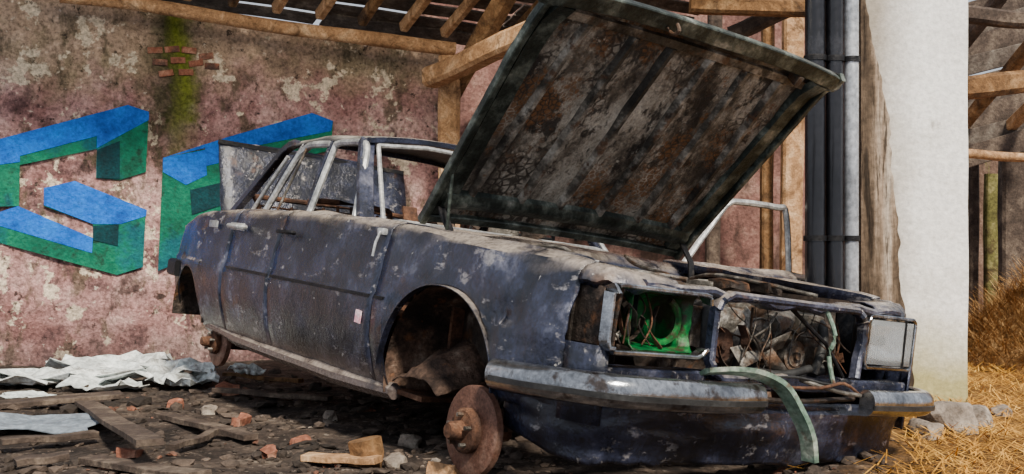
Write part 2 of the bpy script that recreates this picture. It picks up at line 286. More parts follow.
# pillar
pil=emp('pillar',(2.32,6.3,0),(0,0,R(-6)),label='tall white plastered pillar with bare brown lower left side',category='pillar')
bm=B(); rows=[]
ring=[(.28,-.28),(-.30,-.28),(-.30,.28),(.28,.28)]
def pring(z):
    out=[]
    for a,b in zip(ring,ring[1:]+ring[:1]):
        for i in range(12):
            t=i/12; x=a[0]*(1-t)+b[0]*t; y=a[1]*(1-t)+b[1]*t; w=1+.02*noise.noise((x*4,y*4,z*2))+.006*noise.noise((x*12,y*12,z*9)); out.append(Vector((x*w,y*w,z)))
    return out+[out[0].copy()]
for j in range(121): rows.append(pring(-.05+3.7*j/120))
grid(bm,rows); obj('plaster_shaft',bm,PILL,parent=pil)
bm=B(); rows=[]
for j in range(160):
    z=2.3*j/159; wd=max(.03,.30*(1-z/2.3)**.6+.035*noise.noise((z*2.2,0,0))+.015*noise.noise((z*14,2,0)))
    row=[Vector((-.31,.2,z))]
    for i in range(31):
        t=i/30; x=-.312+wd*t; row.append(Vector((x, -.312+.02*t**3+.018*noise.noise((x*16,z*1.2,2))+.008*noise.noise((x*40,z*3,5))+(.05 if i==30 else 0),z)))
    rows.append(row)
grid(bm,rows); obj('bare_core',bm,PILB,parent=pil)
for k,(u,r,m,lb) in enumerate([(815,.055,PIPE,'leftmost of the three vertical pipes, black'),(834,.05,PIPE,'middle vertical black pipe beside the pillar'),(851,.042,PIPEG,'thin shiny grey pipe nearest to the pillar')]):
    q=at(u,100,5.91+.02*k); p=emp('drain_pipe',(q.x,q.y,0),label=lb,category='pipe')
    bm=B(); tube(bm,[(0,0,z*.3-.03) for z in range(12)],r,16,(0,1,0)); obj('pipe',bm,m,parent=p)
    for z in (.9,1.9): 
        bm=B(); tube(bm,[(0,0,z),(0,0,z+.03)],r+.008,16,(0,1,0)); obj('pipe_clamp',bm,DARKMET,parent=p)
# ------------------------------------------------------------ CAR
YAW=math.atan2(-.81,.586)
car=emp('car_wreck',(.428,4.527,-.07),(R(-5.5),R(4.3),YAW),label='burnt out dark blue sedan wreck with raised hood and no wheels',category='car')
car_m=Matrix.Translation(car.location)@car.rotation_euler.to_matrix().to_4x4(); inv=car_m.inverted()
def lerp_tab(tab,x):
    tab=sorted(tab)
    if x<=tab[0][0]: return tab[0][1]
    for (a,b),(c,d) in zip(tab,tab[1:]):
        if x<=c: 
            t=(x-a)/(c-a); t=t*t*(3-2*t)*.5+t*.5; return b+(d-b)*t
    return tab[-1][1]
BT=[(.85,.775),(.4,.81),(-.1,.835),(-.6,.865),(-1.5,.885),(-2.4,.87),(-3.0,.84),(-3.45,.77)]
def belt(x): return lerp_tab(BT,x)
def hw(x,z):
    w=.90
    if z<.5: w-=.075*((.5-z)/.3)**2
    if z>.575: w-=.012+.045*((z-.575)/.28)**1.5
    if x<-2.7: w-=.11*((-2.7-x)/.75)**2
    if x>.25: w-=.045*((x-.25)/.6)**2
    return w
A1=(-.10,.42,.385); A2=(-2.98,.25,.25)
def lower(x):
    for xc,r,hh in (A1,A2):
        d=abs(x-xc)/r
        if d<1: return .28+hh*math.sqrt(1-d**2.2)
    if x>.3: return .3
    if x<-3.2: return .33
    return .205
def cols(x0,x1,step=.05):
    s={round(x0,4),round(x1,4)}
    n=max(2,int(abs(x1-x0)/step))
    for i in range(n+1): s.add(round(x0+(x1-x0)*i/n,4))
    for xc,r,hh in (A1,A2):
        for i in range(25):
            x=xc+(r-.0001)*math.cos(math.pi*i/24)
            if min(x0,x1)<x<max(x0,x1): s.add(round(x,4))
        for e in (xc-r-.0005,xc+r+.0005):
            if min(x0,x1)<e<max(x0,x1): s.add(round(e,4))
    return sorted(s)
def side_panel(x0,x1,sgn,inner=.74,dent=.011):
    bm=B(); rows=[]
    for x in cols(x0,x1):
        lo=lower(x); hi=belt(x); row=[]
        dd=dent+(.018*max(0,x+.3)/1.0)
        for i in range(23):
            z=lo+(hi-lo)*i/22; w=hw(x,z)+dd*noise.noise((x*3,z*4,sgn))+dd*.4*noise.noise((x*10,z*11,sgn))
            row.append(Vector((x,sgn*w,z)))
        w=hw(x,hi)
        for dy,dz in ((.010,.012),(.03,.022),(.06,.030),((w-inner)*.7,.036),(w-inner,.03),(w-inner+.003,-.02)):
            row.append(Vector((x,sgn*(w-dy),hi+dz+.010*noise.noise((x*6,dy*19,1)))))
        rows.append(row)
    grid(bm,rows); return bm
g=.005
FX=.66; DX=-1.72
for s in (-1,1):
    fe=obj('front_fender',side_panel(-.62+g,FX,s,.755),PAINT,car,solid=.006)
    bm=B(); rows=[]
    for i in range(9):
        ang=i/8*math.pi/2; x=FX+.15*math.sin(ang); w0=hw(FX,.5)-.06*(1-math.cos(ang))
        rows.append([Vector((x+.012*noise.noise((i*.5,z*8,s)),s*(w0+.008*noise.noise((i*.6,z*9,s+3))),z)) for z in (.30,.38,.47,.555)])
    grid(bm,rows); obj('fender_corner',bm,PAINTD,fe,solid=.006)
    bm=B(); rows=[]
    for i in range(17):
        t=i/16; ang=t*math.pi/2; cx=FX+.155*math.sin(ang)**.8; cy=.845-.30*(1-math.cos(ang))**1.2
        zt=.795-.02*t; nx=Vector((math.sin(ang),s*math.cos(ang),0)); c0=Vector((cx,s*cy,0))
        dn=.018*noise.noise((t*7,s,0))
        rows.append([c0+Vector((0,0,.742+dn*1.4)),c0+nx*.012+Vector((0,0,.76+dn)),c0+nx*.004+Vector((0,0,zt-.01+dn)),c0-nx*.02+Vector((0,0,zt+.012+dn)),c0-nx*.06+Vector((0,0,zt+.022)),c0-nx*.13+Vector((0,0,zt+.02))])
    grid(bm,rows); obj('fender_brow',bm,PAINT,fe,solid=.006)
    bm=B(); pts=[Vector((A1[0]+(A1[1]-.004)*math.copysign(abs(math.cos(a))**(2/2.1),math.cos(a)),s*(hw(.3*math.cos(a),.5)-.004),.28+(A1[2]+.0)*abs(math.sin(a))**.98)) for a in [math.pi*i/30 for i in range(31)]]
    sweep(bm,pts,rrect(.004,.03,.3),(0,1,0)); obj('arch_lip',bm,PAINT,fe)
    bm=B(); grid(bm,[[Vector((FX-.07,s*.80,z)),Vector((FX-.08,s*.62,z)),Vector((FX+.02,s*.60,z))] for z in (.55,.65,.75)]); obj('indicator_recess',bm,DARKMET,fe,solid=.004)
    bm=B(); tube(bm,smoothpath([(FX-.02,s*.80,.74),(FX+.03,s*.78,.67),(FX-.01,s*.79,.56)],3),.005); obj('recess_wire',bm,GREYM,fe)
    bm=B(); sweep(bm,[(FX+.14,s*.805,.55),(FX+.135,s*.80,.65),(FX+.14,s*.79,.75)],rrect(.012,.02),(1,0,0)); obj('corner_upright',bm,GRIME,fe)
    bm=B(); sweep(bm,[(x,s*(hw(x,.575)+.003),.572) for x in (-.53,-.56,-.6)],rrect(.012,.014)); obj('trim_strip',bm,DARKMET,fe)
    rq=obj('rear_quarter',side_panel(-3.45,-2.35-g,s,.70),PAINT,car,solid=.006)
    if s<0:
        bm=B(); box(bm,(-2.62,-.885,.80),(.12,.012,.04),None,.005); obj('fuel_flap',bm,BRIGHT,rq)
    d2=obj('rear_door',side_panel(-2.35+g,DX-g,s,.74),PAINT,car,solid=.006)
    bm=B(); sweep(bm,[(x,s*(hw(x,.575)+.003),.572) for x in (-2.3,-2.0,-1.74)],rrect(.012,.014)); obj('trim_strip',bm,DARKMET,d2)
    bm=B(); x=-2.24; tube(bm,smoothpath([(x-.09,s*.88,.80),(x-.08,s*.91,.80),(x+.08,s*.91,.80),(x+.09,s*.88,.80)],3),.014,8); box(bm,(x,s*.89,.80),(.19,.008,.04),None,.003); obj('door_handle',bm,BRIGHT,d2)
    bm=B(); tube(bm,smoothpath([(-1.74,s*.635,1.285),(-1.95,s*.64,1.285),(-2.03,s*.645,1.26),(-2.10,s*.67,1.18),(-2.27,s*.74,.88)],4),.019,8,(0,1,0)); obj('window_frame',bm,BRIGHT if s<0 else DARKMET,d2)
    bm=B(); tube(bm,[(-2.10,s*.745,.88),(-2.0,s*.65,1.27)],.007,6,(0,1,0)); obj('window_divider',bm,GREYM,d2)
def front_door(s,parent):
    d=obj('front_door',side_panel(DX+g,-.62-g,s,.74),PAINT,parent,solid=.006)
    bm=B(); sweep(bm,[(x,s*(hw(x,.575)+.003),.572) for x in (-1.7,-1.1,-.65)],rrect(.012,.014)); obj('trim_strip',bm,DARKMET,d)
    bm=B(); x=-1.6; tube(bm,smoothpath([(x-.08,s*.88,.80),(x-.07,s*.905,.80),(x+.07,s*.905,.80),(x+.08,s*.88,.80)],3),.010,8); obj('door_handle',bm,DARKMET,d)
    bm=B(); tube(bm,smoothpath([(-1.17,s*.745,.88),(-1.25,s*.69,1.10),(-1.325,s*.645,1.25),(-1.39,s*.635,1.285),(-1.55,s*.635,1.29),(-1.66,s*.635,1.285),(-1.69,s*.645,1.24),(-1.69,s*.745,.88)] if s<0 else [(-.74,s*.745,.87),(-.98,s*.70,1.18),(-1.04,s*.70,1.255),(-1.12,s*.70,1.275),(-1.38,s*.70,1.28),(-1.46,s*.70,1.25),(-1.50,s*.745,.88)],5),.018,8,(0,1,0)); obj('window_frame',bm,BRIGHT,d)
    return d
fd=front_door(-1,car)
bm=B(); box(bm,(-.72,-.9065,.475),(.05,.004,.055),Matrix.Rotation(R(4),3,'Y')); obj('sticker',bm,PINK,fd).__setitem__('label','small pink and white sticker')
bm=B(); box(bm,(-.68,-.86,.85),(.05,.03,.03),None,.008); tube(bm,[(-.67,-.875,.85),(-.665,-.895,.8),(-.66,-.905,.74)],.006); obj('mirror_bracket',bm,BRIGHT,fd)
fo=front_door(1,car)
hp=Vector((-.63,.88,0)); fo.matrix_local=Matrix.Translation(hp)@Matrix.Rotation(R(-99),4,'Z')@Matrix.Translation(-hp)
fo['label']='far side front door standing wide open'
for s in (-1,1):
    bm=B(); sweep(bm,[(-.50,s*.815,.19),(-1.0,s*.82,.18),(-1.6,s*.82,.183),(-2.2,s*.815,.19),(-2.7,s*.80,.21)],rrect(.07,.075,.7)); rough(bm,.012,9,1); obj('sill',bm,PAINT,car)
bm=B(); box(bm,(-1.4,0,.19),(2.2,1.6,.02)); box(bm,(-2.95,0,.34),(.9,1.3,.02)); box(bm,(-2.49,0,.27),(.02,1.3,.16)); box(bm,(-.38,0,.5),(.02,1.3,.62)); box(bm,(-1.4,0,.25),(2.1,.25,.13),None,.03)
obj('floor_pan',bm,RUST,car)
bm=B(); rows=[]
for j in range(11):
    x=-.42-.66*j/10; z=[.79,.85,.875,.865,.875,.88,.885,.89,.893,.896,.90][j]; rows.append([Vector((x,-.75+1.5*i/20,z+.02*(1-(i/10-1)**2)+.01*noise.noise((i*.4,j*.6,0)))) for i in range(21)])
grid(bm,rows); cw=obj('cowl_panel',bm,PAINT,car,solid=.006)
for y0,y1 in ((-.45,-.05),(.1,.5)):
    bm=B(); tube(bm,[(-.55,y0,.93),(-.7,y1-.15,.96),(-.85,y1,.98)],.007); obj('wiper_arm',bm,DARKMET,cw)
bm=B(); box(bm,(-1.18,0,.80),(.22,1.35,.14),None,.04); box(bm,(-1.2,.38,.87),(.14,.36,.08),None,.03); dash=obj('dashboard',bm,GRIME,car)
for k in range(5):
    bm=B(); c=Vector((-1.15+.05*k,-.45+.15*k,.92+.03*(k%3))); box(bm,c,(.015,.08,.16-.03*(k%3)),Matrix.Rotation(.5*k,3,'X')@Matrix.Rotation(-.4,3,'Y'),.004); obj('loose_panel',bm,[RUST,WOODG,WOODG,GREYM,GRIME][k],dash)
sw=B(); tube(sw,[Vector((-1.32+.03*math.sin(a),.38+.19*math.cos(a),.94+.18*math.sin(a))) for a in [2*math.pi*i/24 for i in range(25)]],.011)
tube(sw,[(-1.32,.2,.94),(-1.32,.56,.94)],.009); tube(sw,[(-1.32,.38,.94),(-1.15,.38,.82)],.018); obj('steering_wheel',sw,DARKMET,car)
AB=-1.02; AT=-1.38
for s in (-1,1):
    bm=B(); sweep(bm,smoothpath([(AB-.05,s*.735,.87),((AB+AT)/2-.04,s*.68,1.1),(AT-.01,s*.615,1.295)],3),rrect(.04,.075),(0,s,0)); obj('windshield_pillar',bm,PAINTD,car)
    bm=B(); sweep(bm,[(DX-.01,s*.73,.85),(DX-.03,s*.68,1.1),(DX-.02,s*.625,1.30)],rrect(.03,.03),(0,1,0)); obj('centre_pillar',bm,PAINTD,car)
    bm=B(); grid(bm,[[Vector((-2.29,s*.735,.86)),Vector((-2.33,s*.735,.86))],[Vector((-2.13,s*.68,1.17)),Vector((-2.17,s*.675,1.17))],[Vector((-2.05,s*.645,1.29)),Vector((-2.10,s*.63,1.28))]]); obj('rear_pillar',bm,PAINTD,car,solid=.02)
    bm=B(); sweep(bm,smoothpath([(-2.80,s*.72,.86),(-2.52,s*.69,1.06),(-2.30,s*.64,1.26),(-2.2,s*.62,1.30)],3),rrect(.04,.045),(0,s,0)); obj('rear_window_pillar',bm,PAINT,car)
    bm=B(); tube(bm,[(-2.46,s*.74,.88),(-2.33,s*.71,1.04),(-2.20,s*.665,1.22)],.011); obj('rear_pillar_trim',bm,BRIGHT,car)
bm=B(); rows=[]
for i in range(21):
    x=AT+.02-(2.28+AT+.02)*i/20; row=[]
    for j in range(21):
        t=j/10-1; y=.635*t; e=abs(t)
        z=1.30+.055*(1-e**3)+ .02*math.sin(math.pi*i/20)+.016*noise.noise((x*3,y*3,0))-(.02 if j in(0,20) else 0)
        row.append(Vector((x,y,z)))
    rows.append(row)
grid(bm,rows); obj('roof',bm,ROOFP,car,solid=.012)
bm=B(); sweep(bm,[(AT+.02,.62*t,1.30+.045*(1-abs(t)**3)) for t in [i/6-1 for i in range(13)]],rrect(.04,.03)); obj('windshield_header',bm,PAINT,car)
bm=B(); tube(bm,[(AT+.04,-.575,1.28),(AB+.03,-.69,.90),(AB+.04,-.6,.91),(AB+.04,.6,.91),(AB+.03,.69,.90),(AT+.04,.575,1.28),(AT+.045,.3,1.31),(AT+.045,-.3,1.31),(AT+.04,-.575,1.28)],.012); obj('windshield_frame',bm,BRIGHT,car)
bm=B(); sweep(bm,[(-2.28,.62*t,1.30+.04*(1-abs(t)**3)) for t in [i/6-1 for i in range(13)]],rrect(.04,.03)); obj('rear_window_header',bm,PAINT,car)
bm=B(); grid(bm,[[Vector((x,1.4*(j/10-.5),.87-(.02 if i==0 else 0)+.01*noise.noise((i,j*.5,0)))) for j in range(11)] for i,x in enumerate((-2.6,-2.8,-3.06))]); obj('rear_deck',bm,PAINT,car,solid=.01)
bm=B(); grid(bm,[[Vector((-3.45-.05*(1-(t*t)),.76*t,z)) for t in [i/6-1 for i in range(13)]] for z in (.33,.45,.6,.77)]); tp=obj('tail_panel',bm,PAINT,car,solid=.01)
bm=B(); sweep(bm,smoothpath([(-3.2,-.86,.5),(-3.45,-.82,.5),(-3.55,-.6,.5),(-3.58,0,.5),(-3.55,.6,.5),(-3.45,.82,.5),(-3.2,.86,.5)],3),rrect(.05,.1,.5)); obj('rear_bumper',bm,DARKMET,car)
bm=B(); rows=[]
for i in range(11):
    t=i/10; rows.append([Vector((-3.07-.20*t+.02*noise.noise((j*.4,t*3,0)),.68*(j/8-1),.86+.47*t+.02*(1-(j/8-1)**2))) for j in range(17)])
grid(bm,rows); tl=obj('trunk_lid',bm,PAINTD,car,solid=.012)
bm=B(); sweep(bm,[(-3.26,-.68,1.325),(-3.27,.68,1.325)],rrect(.03,.03)); obj('lid_flange',bm,DARKMET,tl)
for nm_,x,y,w in (('front_seat',-1.65,-.38,.5),('front_seat',-1.65,.38,.5),('rear_seat',-2.35,0,1.25)):
    bm=B(); box(bm,(x+.1,y,.40),(.5,w,.12),None,.04)
    for i in range(7):
        yy=y-w/2+w*i/6; tube(bm,smoothpath([(x-.1,yy,.45),(x-.18,yy,.7),(x-.28,yy,.98-.06*abs(i/3-1)**2)],3),.009,6,(0,1,0))
    for k in range(5):
        t=k/4; tube(bm,[(x-.12-.16*t,y-w/2,.5+.44*t),(x-.12-.16*t,y+w/2,.5+.44*t)],.007,6)
    tube(bm,smoothpath([(x-.1,y-w/2,.45),(x-.27,y-w/2,.93),(x-.29,y-w/2+.06,.99),(x-.29,y+w/2-.06,.99),(x-.27,y+w/2,.93),(x-.1,y+w/2,.45)],3),.016,8,(0,1,0))
    obj(nm_,bm,RUST,car)
for (xc,r0,hh),y1,nm_ in ((A1,.50,'front_wheel_well'),(A2,.55,'rear_wheel_well')):
  for s in (-1,1):
    bm=B(); rows=[]
    for i in range(37):
        a=-.25+(math.pi+.5)*i/36; k=hh/r0; row=[]
        for j in range(13):
            t=j/12; y=s*(.855+(y1-.855)*t); q=(r0+.012)*(1-.10*t*t+.05*t*noise.noise((a*3,t*3,0))+.03*t*noise.noise((a*9,t*9,0)))
            row.append(Vector((xc+q*math.cos(a),y,.28+q*k*math.sin(a))))
        row.append(Vector((xc+.5*r0*math.cos(a),s*(y1+.04*noise.noise((a*2,1,1))),.28+.5*hh*math.sin(a)))); row.append(Vector((xc,s*(y1+.03),.3))); rows.append(row)
    grid(bm,rows); obj(nm_,bm,WELL if xc>-1 else GRIME,car)
bm=B(); pts=[Vector((.02+.06*math.cos(a),-.62+.06*math.sin(a),.34+.26*a/(12*math.pi))) for a in [12*math.pi*i/110 for i in range(111)]]
tube(bm,pts,.009,6); st=obj('coil_spring',bm,GRIME,car)
bm=B(); tube(bm,[(.02,-.62,.2),(.02,-.62,.62)],.032,12,(0,1,0)); obj('damper',bm,GRIME,st)
bm=B(); sweep(bm,[(-.22,-.45,.25),(-.02,-.62,.2),(.2,-.76,.22)],rrect(.09,.05,.5)); obj('control_arm',bm,WELL,car)
bm=B(); tube(bm,[(-.2,-.35,.3),(.2,-.8,.24)],.02); obj('steering_rod',bm,GRIME,car)
bm=B(); rows=[]
for i in range(17):
    u=i/16; rows.append([Vector((-.48+.36*u,-.84+.30*v-.05*math.sin(math.pi*u)*math.sin(math.pi*v)+.02*noise.noise((u*4,v*4,0)),.20+.26*math.sin(math.pi*(.15+.7*u))*(.3+.7*v)+.03*noise.noise((u*5,v*5,3)))) for v in [j/12 for j in range(13)]])
grid(bm,rows); obj('torn_inner_panel',bm,WELL,car,solid=.006)
def disc(c,ang,r,nm,parent):
    c=Vector(c); ax=Vector((math.sin(R(ang)),-math.cos(R(ang)),0))
    u=ax.cross(Vector((0,0,1))).normalized(); w=u.cross(ax)
    def lathe(bm,prof,n=40):
        rows=[]
        for i in range(n+1):
            a=2*math.pi*i/n; rows.append([c+ax*h+(u*math.cos(a)+w*math.sin(a))*q for q,h in prof])
        grid(bm,rows); bmesh.ops.remove_doubles(bm,verts=bm.verts,dist=1e-5)
    bm=B(); lathe(bm,[(0,.01),(r*.45,.01),(r*.45,.0),(r*.95,.0),(r,-.004),(r,-.030),(r*.97,-.033),(0,-.033)]); d=obj(nm,bm,DISC,parent)
    bm=B(); lathe(bm,[(0,.095),(r*.16,.095),(r*.2,.085),(r*.22,.04),(r*.44,.037),(r*.5,.028),(r*.5,.005),(0,.005)],28); hb=obj('wheel_hub',bm,RUST,d)
    for i in range(5):
        bm=B(); a=2*math.pi*i/5+.3; p=c+(u*math.cos(a)+w*math.sin(a))*r*.35; tube(bm,[p+ax*.03,p+ax*.062],.008,6); obj('wheel_stud',bm,GREYM,d)
    bm=B(); tube(bm,[c-ax*.02,c-ax*.16],.04,12); obj('stub_axle',bm,RUST,d)
    return d
dc=inv@Vector((-.15,3.78,.172)); disc(dc,0,.162,'brake_disc',car)
bm=B(); tube(bm,[(-2.62,-.66,.12),(-2.62,.66,.12)],.04,12); obj('rear_axle',bm,RUST,car)
disc((-2.62,-.78,.12),0,.14,'brake_disc',car)
for s in (-1,1):
    bm=B(); grid(bm,[[Vector((x,s*(.60+.03*noise.noise((x*4,z*5,s))),z)) for z in (.3,.45,.6,.77)]+[Vector((x,s*.72,.765)),Vector((x,s*.757,.80))] for x in [(-.36+.95*i/12) for i in range(13)]])
    obj('inner_fender',bm,GRIME,car,solid=.006)
SX=.775
bm=B(); sweep(bm,[(SX+.02*(1-(t*t))+.012*noise.noise((t*5,3,0)),.70*t,.768-.02*(1-abs(t))**2+.02*noise.noise((t*6,0,0))) for t in [i/20-1 for i in range(41)]],rrect(.09,.03,.6)); slam=obj('slam_panel',bm,PAINT,car)
bm=B(); sweep(bm,[(.75,.83*t,.46+.01*noise.noise((t*5,1,0))) for t in [i/8-1 for i in range(17)]],rrect(.10,.06,.3)); obj('radiator_support',bm,PAINTD,car)
pts=[]
for (cy,cz,a0) in ((.40,.70,0),(-.31,.705,90),(-.31,.53,180)):
    for i in range(8):
        a=R(a0+90*i/7); pts.append(Vector((.825+.022*noise.noise((a*3,1,0)),cy+.055*math.cos(a)+.018*noise.noise((a*3,2,0)),cz+.055*math.sin(a)+.014*noise.noise((a*3,3,0)))))
pts=[Vector((.84,.42,.50)),Vector((.825,.445,.58)),Vector((.83,.455,.65))]+pts+[Vector((.83,-.15,.475)),Vector((.85,.0,.49))]
bm=B(); sweep(bm,pts,rrect(.028,.045,.6),(1,0,0)); obj('grille_surround',bm,PAINT,car)
bm=B(); tube(bm,smoothpath([(.82,.22,.76),(.85,.26,.66),(.84,.25,.58),(.86,.27,.48)],3),.009); obj('vertical_brace',bm,PALEG,car)
bm=B(); tube(bm,[(.78,.05,.755),(.80,.28,.62),(.81,.39,.5)],.008); obj('cross_brace',bm,DARKMET,car)
def rframe(bm,x,y0,y1,z0,z1,rad,w,d,seed,amp=.01,skip=False):
    pts=[]
    for (cy,cz,a0) in ((y1-rad,z1-rad,0),(y0+rad,z1-rad,90),(y0+rad,z0+rad,180),(y1-rad,z0+rad,270)):
        for i in range(5):
            a=R(a0+90*i/4); pts.append(Vector((x+amp*noise.noise((a*2,seed,0)),cy+rad*math.cos(a)+amp*noise.noise((a*2,seed+2,0)),cz+rad*math.sin(a)+amp*noise.noise((a*2,seed+3,0)))))
    if not skip: pts.append(pts[0].copy())
    sweep(bm,pts,rrect(w,d,.5),(1,0,0),cap=skip)
HX=.815
bm=B(); rframe(bm,HX,-.845,-.405,.545,.755,.03,.015,.05,4,.016,True); hb=obj('headlight_surround',bm,CHROME,car); 
bm=B(); rows=[]
for i in range(15):
    t=i/14; y=-.70+.28*t; rows.append([Vector((HX-.03-.16*math.sqrt(max(0,1-(2*q-1)**4))*min(1,(1-abs(2*t-1)**5)+.15)+.01*noise.noise((t*5,q*5,0)),y,.55+.20*q)) for q in [j/12 for j in range(13)]])
grid(bm,rows); o=obj('headlight_bucket',bm,GREENM,hb,solid=.004); o['label']='bright green inside of the empty headlight opening'
bm=B(); box(bm,(HX-.19,-.75,.65),(.012,.19,.2)); obj('lamp_housing_back',bm,GRIME,hb)
bm=B(); box(bm,(HX-.12,-.83,.65),(.14,.008,.19)); obj('lamp_housing_side',bm,GRIME,hb)
bm=B(); tube(bm,[Vector((HX-.11,-.74+.075*math.cos(a),.65+.08*math.sin(a))) for a in [2*math.pi*i/24 for i in range(25)]],.011,6,(1,0,0)); obj('lamp_ring',bm,GREYM,hb)
bm=B(); tube(bm,[Vector((HX-.08,-.53+.075*math.cos(a),.65+.075*math.sin(a))) for a in [math.pi+1.4*math.pi*i/20 for i in range(21)]],.013,6,(1,0,0)); obj('lamp_ring',bm,GREENM,hb)
rn=random.Random(21)
for k in range(6):
    bm=B(); y=-.81+.045*k; tube(bm,smoothpath([(HX-.12,y,.74),(HX-.07,y+rn.uniform(-.03,.03),.69),(HX-.05,y+rn.uniform(-.04,.04),.63),(HX-.06,y+rn.uniform(-.05,.06),.565)],4),.003,6,(0,1,0)); obj('lamp_wire',bm,[RUBBER,GRIME,RUST][k%3],hb)
def strip(c,l,w,seed,m,parent,name='bent_strip'):
    r_=random.Random(seed); p=[Vector(c)]; d=Vector((r_.uniform(-.2,.2),r_.uniform(-1,1),r_.uniform(-1,1))).normalized()
    for q in range(4):
        p.append(p[-1]+d*l/4); d=(d+Vector((r_.uniform(-.4,.4),r_.uniform(-.7,.7),r_.uniform(-.7,.7)))).normalized()
    for v in p: v.x=max(.5,min(.81,v.x)); v.y=max(-.80,min(.43,v.y)); v.z=max(.48,min(.75,v.z))
    bm=B(); sweep(bm,smoothpath(p,3),rrect(.003,w,.2),(1,0,0)); obj(name,bm,m,parent)
for k in range(8): strip((HX-.08,-.80+.03*k,rn.uniform(.57,.72)),.12,.02,100+k,[GRIME,GREYM,RUST,GRIME][k%4],hb,'lamp_bracket')
bm=B(); rframe(bm,HX,.49,.80,.545,.75,.025,.014,.04,9,.006); hb2=obj('headlight_surround',bm,CHROME,car)
bm=B(); rows=[]
for i in range(49):
    y=.505+.275*i/48; rows.append([Vector((HX+.008+.024*(1-((y-.645)/.16)**2)+(.004 if i%2 else 0),y,z)) for z in (.56,.6,.65,.7,.735)])
grid(bm,rows); obj('headlight_lens',bm,LENS,hb2,solid=.004)
bm=B(); rows=[]
for i in range(17):
    t=i/8-1; rows.append([Vector((HX-.075+.065*max(abs(t),abs(q))**2.5,.643+.135*t,.648+.088*q)) for q in [j/8-1 for j in range(17)]])
grid(bm,rows); obj('lamp_reflector',bm,REFL,hb2,solid=.003)
bm=B(); tube(bm,[(HX-.07,.64,.65),(HX-.02,.64,.65)],.02,12,(0,0,1)); obj('lamp_bulb',bm,DARKMET,hb2)
bm=B(); tube(bm,[(HX+.032,.71,.555),(HX+.032,.705,.745)],.006,6,(1,0,0)); obj('lens_divider',bm,DARKMET,hb2)
# bumpers
def bprof(h,d): return [(d*(math.cos(a)**.7 if math.cos(a)>0 else 0),h*math.sin(a)) for a in [math.pi*(-.5+i/12) for i in range(13)]]+[(-.012,h*.85),(-.012,-h*.85)]
ZB=.425
bp=smoothpath([(.36,-.915,ZB-.03),(.58,-.93,ZB-.018),(.76,-.915,ZB-.005),(.88,-.84,ZB),(.925,-.66,ZB),(.945,-.45,ZB),(.945,-.26,ZB+.004)],5)
bm=B(); sweep(bm,bp,bprof(.054,.055)); bmp=obj('front_bumper',bm,CHROME,car); bmp['label']='long near side section of chrome front bumper'
bm=B(); sweep(bm,[p+Vector((0,0,-.012)) for p in bp[1:]],[(.048,-.010),(.060,-.009),(.060,.009),(.048,.010)]); obj('bumper_strip',bm,RUBBER,bmp)
bp=smoothpath([(.945,.34,ZB),(.935,.6,ZB),(.90,.78,ZB),(.80,.88,ZB),(.7,.90,ZB)],5)
bm=B(); sweep(bm,bp,bprof(.05,.055)); b2=obj('front_bumper',bm,CHROME,car); b2['label']='short far side section of chrome front bumper'
bm=B(); sweep(bm,[p+Vector((0,0,-.012)) for p in bp[:-1]],[(.048,-.010),(.060,-.009),(.060,.009),(.048,.010)]); obj('bumper_strip',bm,RUBBER,b2)
bm=B(); sweep(bm,smoothpath([(.93,-.50,.505),(.95,-.40,.515),(.98,-.30,.51),(1.01,-.21,.475),(1.04,-.155,.40),(1.06,-.11,.32),(1.06,-.08,.235)],5),[(-.007,-.034),(.006,-.026),(.007,.026),(-.007,.034),(-.012,.0)],(1,0,.4)); bt=obj('bent_trim',bm,PALEG,car); bt['label']='bent pale green metal strip hanging over the bumper'
for k,(pp,rr_) in enumerate([([(.86,-.24,.42),(.88,-.02,.41),(.89,.18,.42),(.89,.36,.43)],.010),([(.88,-.1,.46),(.93,.1,.47),(.93,.24,.49),(.93,.36,.44)],.006),([(.86,-.2,.48),(.89,.0,.5),(.90,.2,.48),(.89,.3,.5)],.005),([(.88,.05,.49),(.93,.2,.46),(.94,.33,.45)],.008)]):
    bm=B(); tube(bm,smoothpath(pp,4),rr_); obj('bumper_bracket',bm,[GRIME,RUST,RUBBER,GREYM][k],car)
vp=smoothpath([(.36,-.86,0),(.58,-.875,0),(.76,-.84,0),(.83,-.73,0),(.86,-.4,0),(.87,0,0),(.86,.4,0),(.83,.72,0),(.76,.83,0),(.58,.86,0)],6)
bm=B(); rows=[]
for k in range(19):
    t=k/18; rows.append([Vector((p.x-.05*t*t+.022*noise.noise((p.y*4,t*3,2))+.01*noise.noise((p.y*13,t*8,2))-(.02 if t<.12 else 0),p.y*(1-.03*t*t)+.012*noise.noise((p.x*6,t*4,9)),.40-.23*t*(1+.07*noise.noise((p.y*5,1,0)))+(0.03*noise.noise((p.y*9,4,0)) if k>=17 else 0)+( .05*t*(1-min(i,8)/8)))) for i,p in enumerate(vp)])
grid(bm,rows); obj('valance_panel',bm,PAINTD,car,solid=.008)
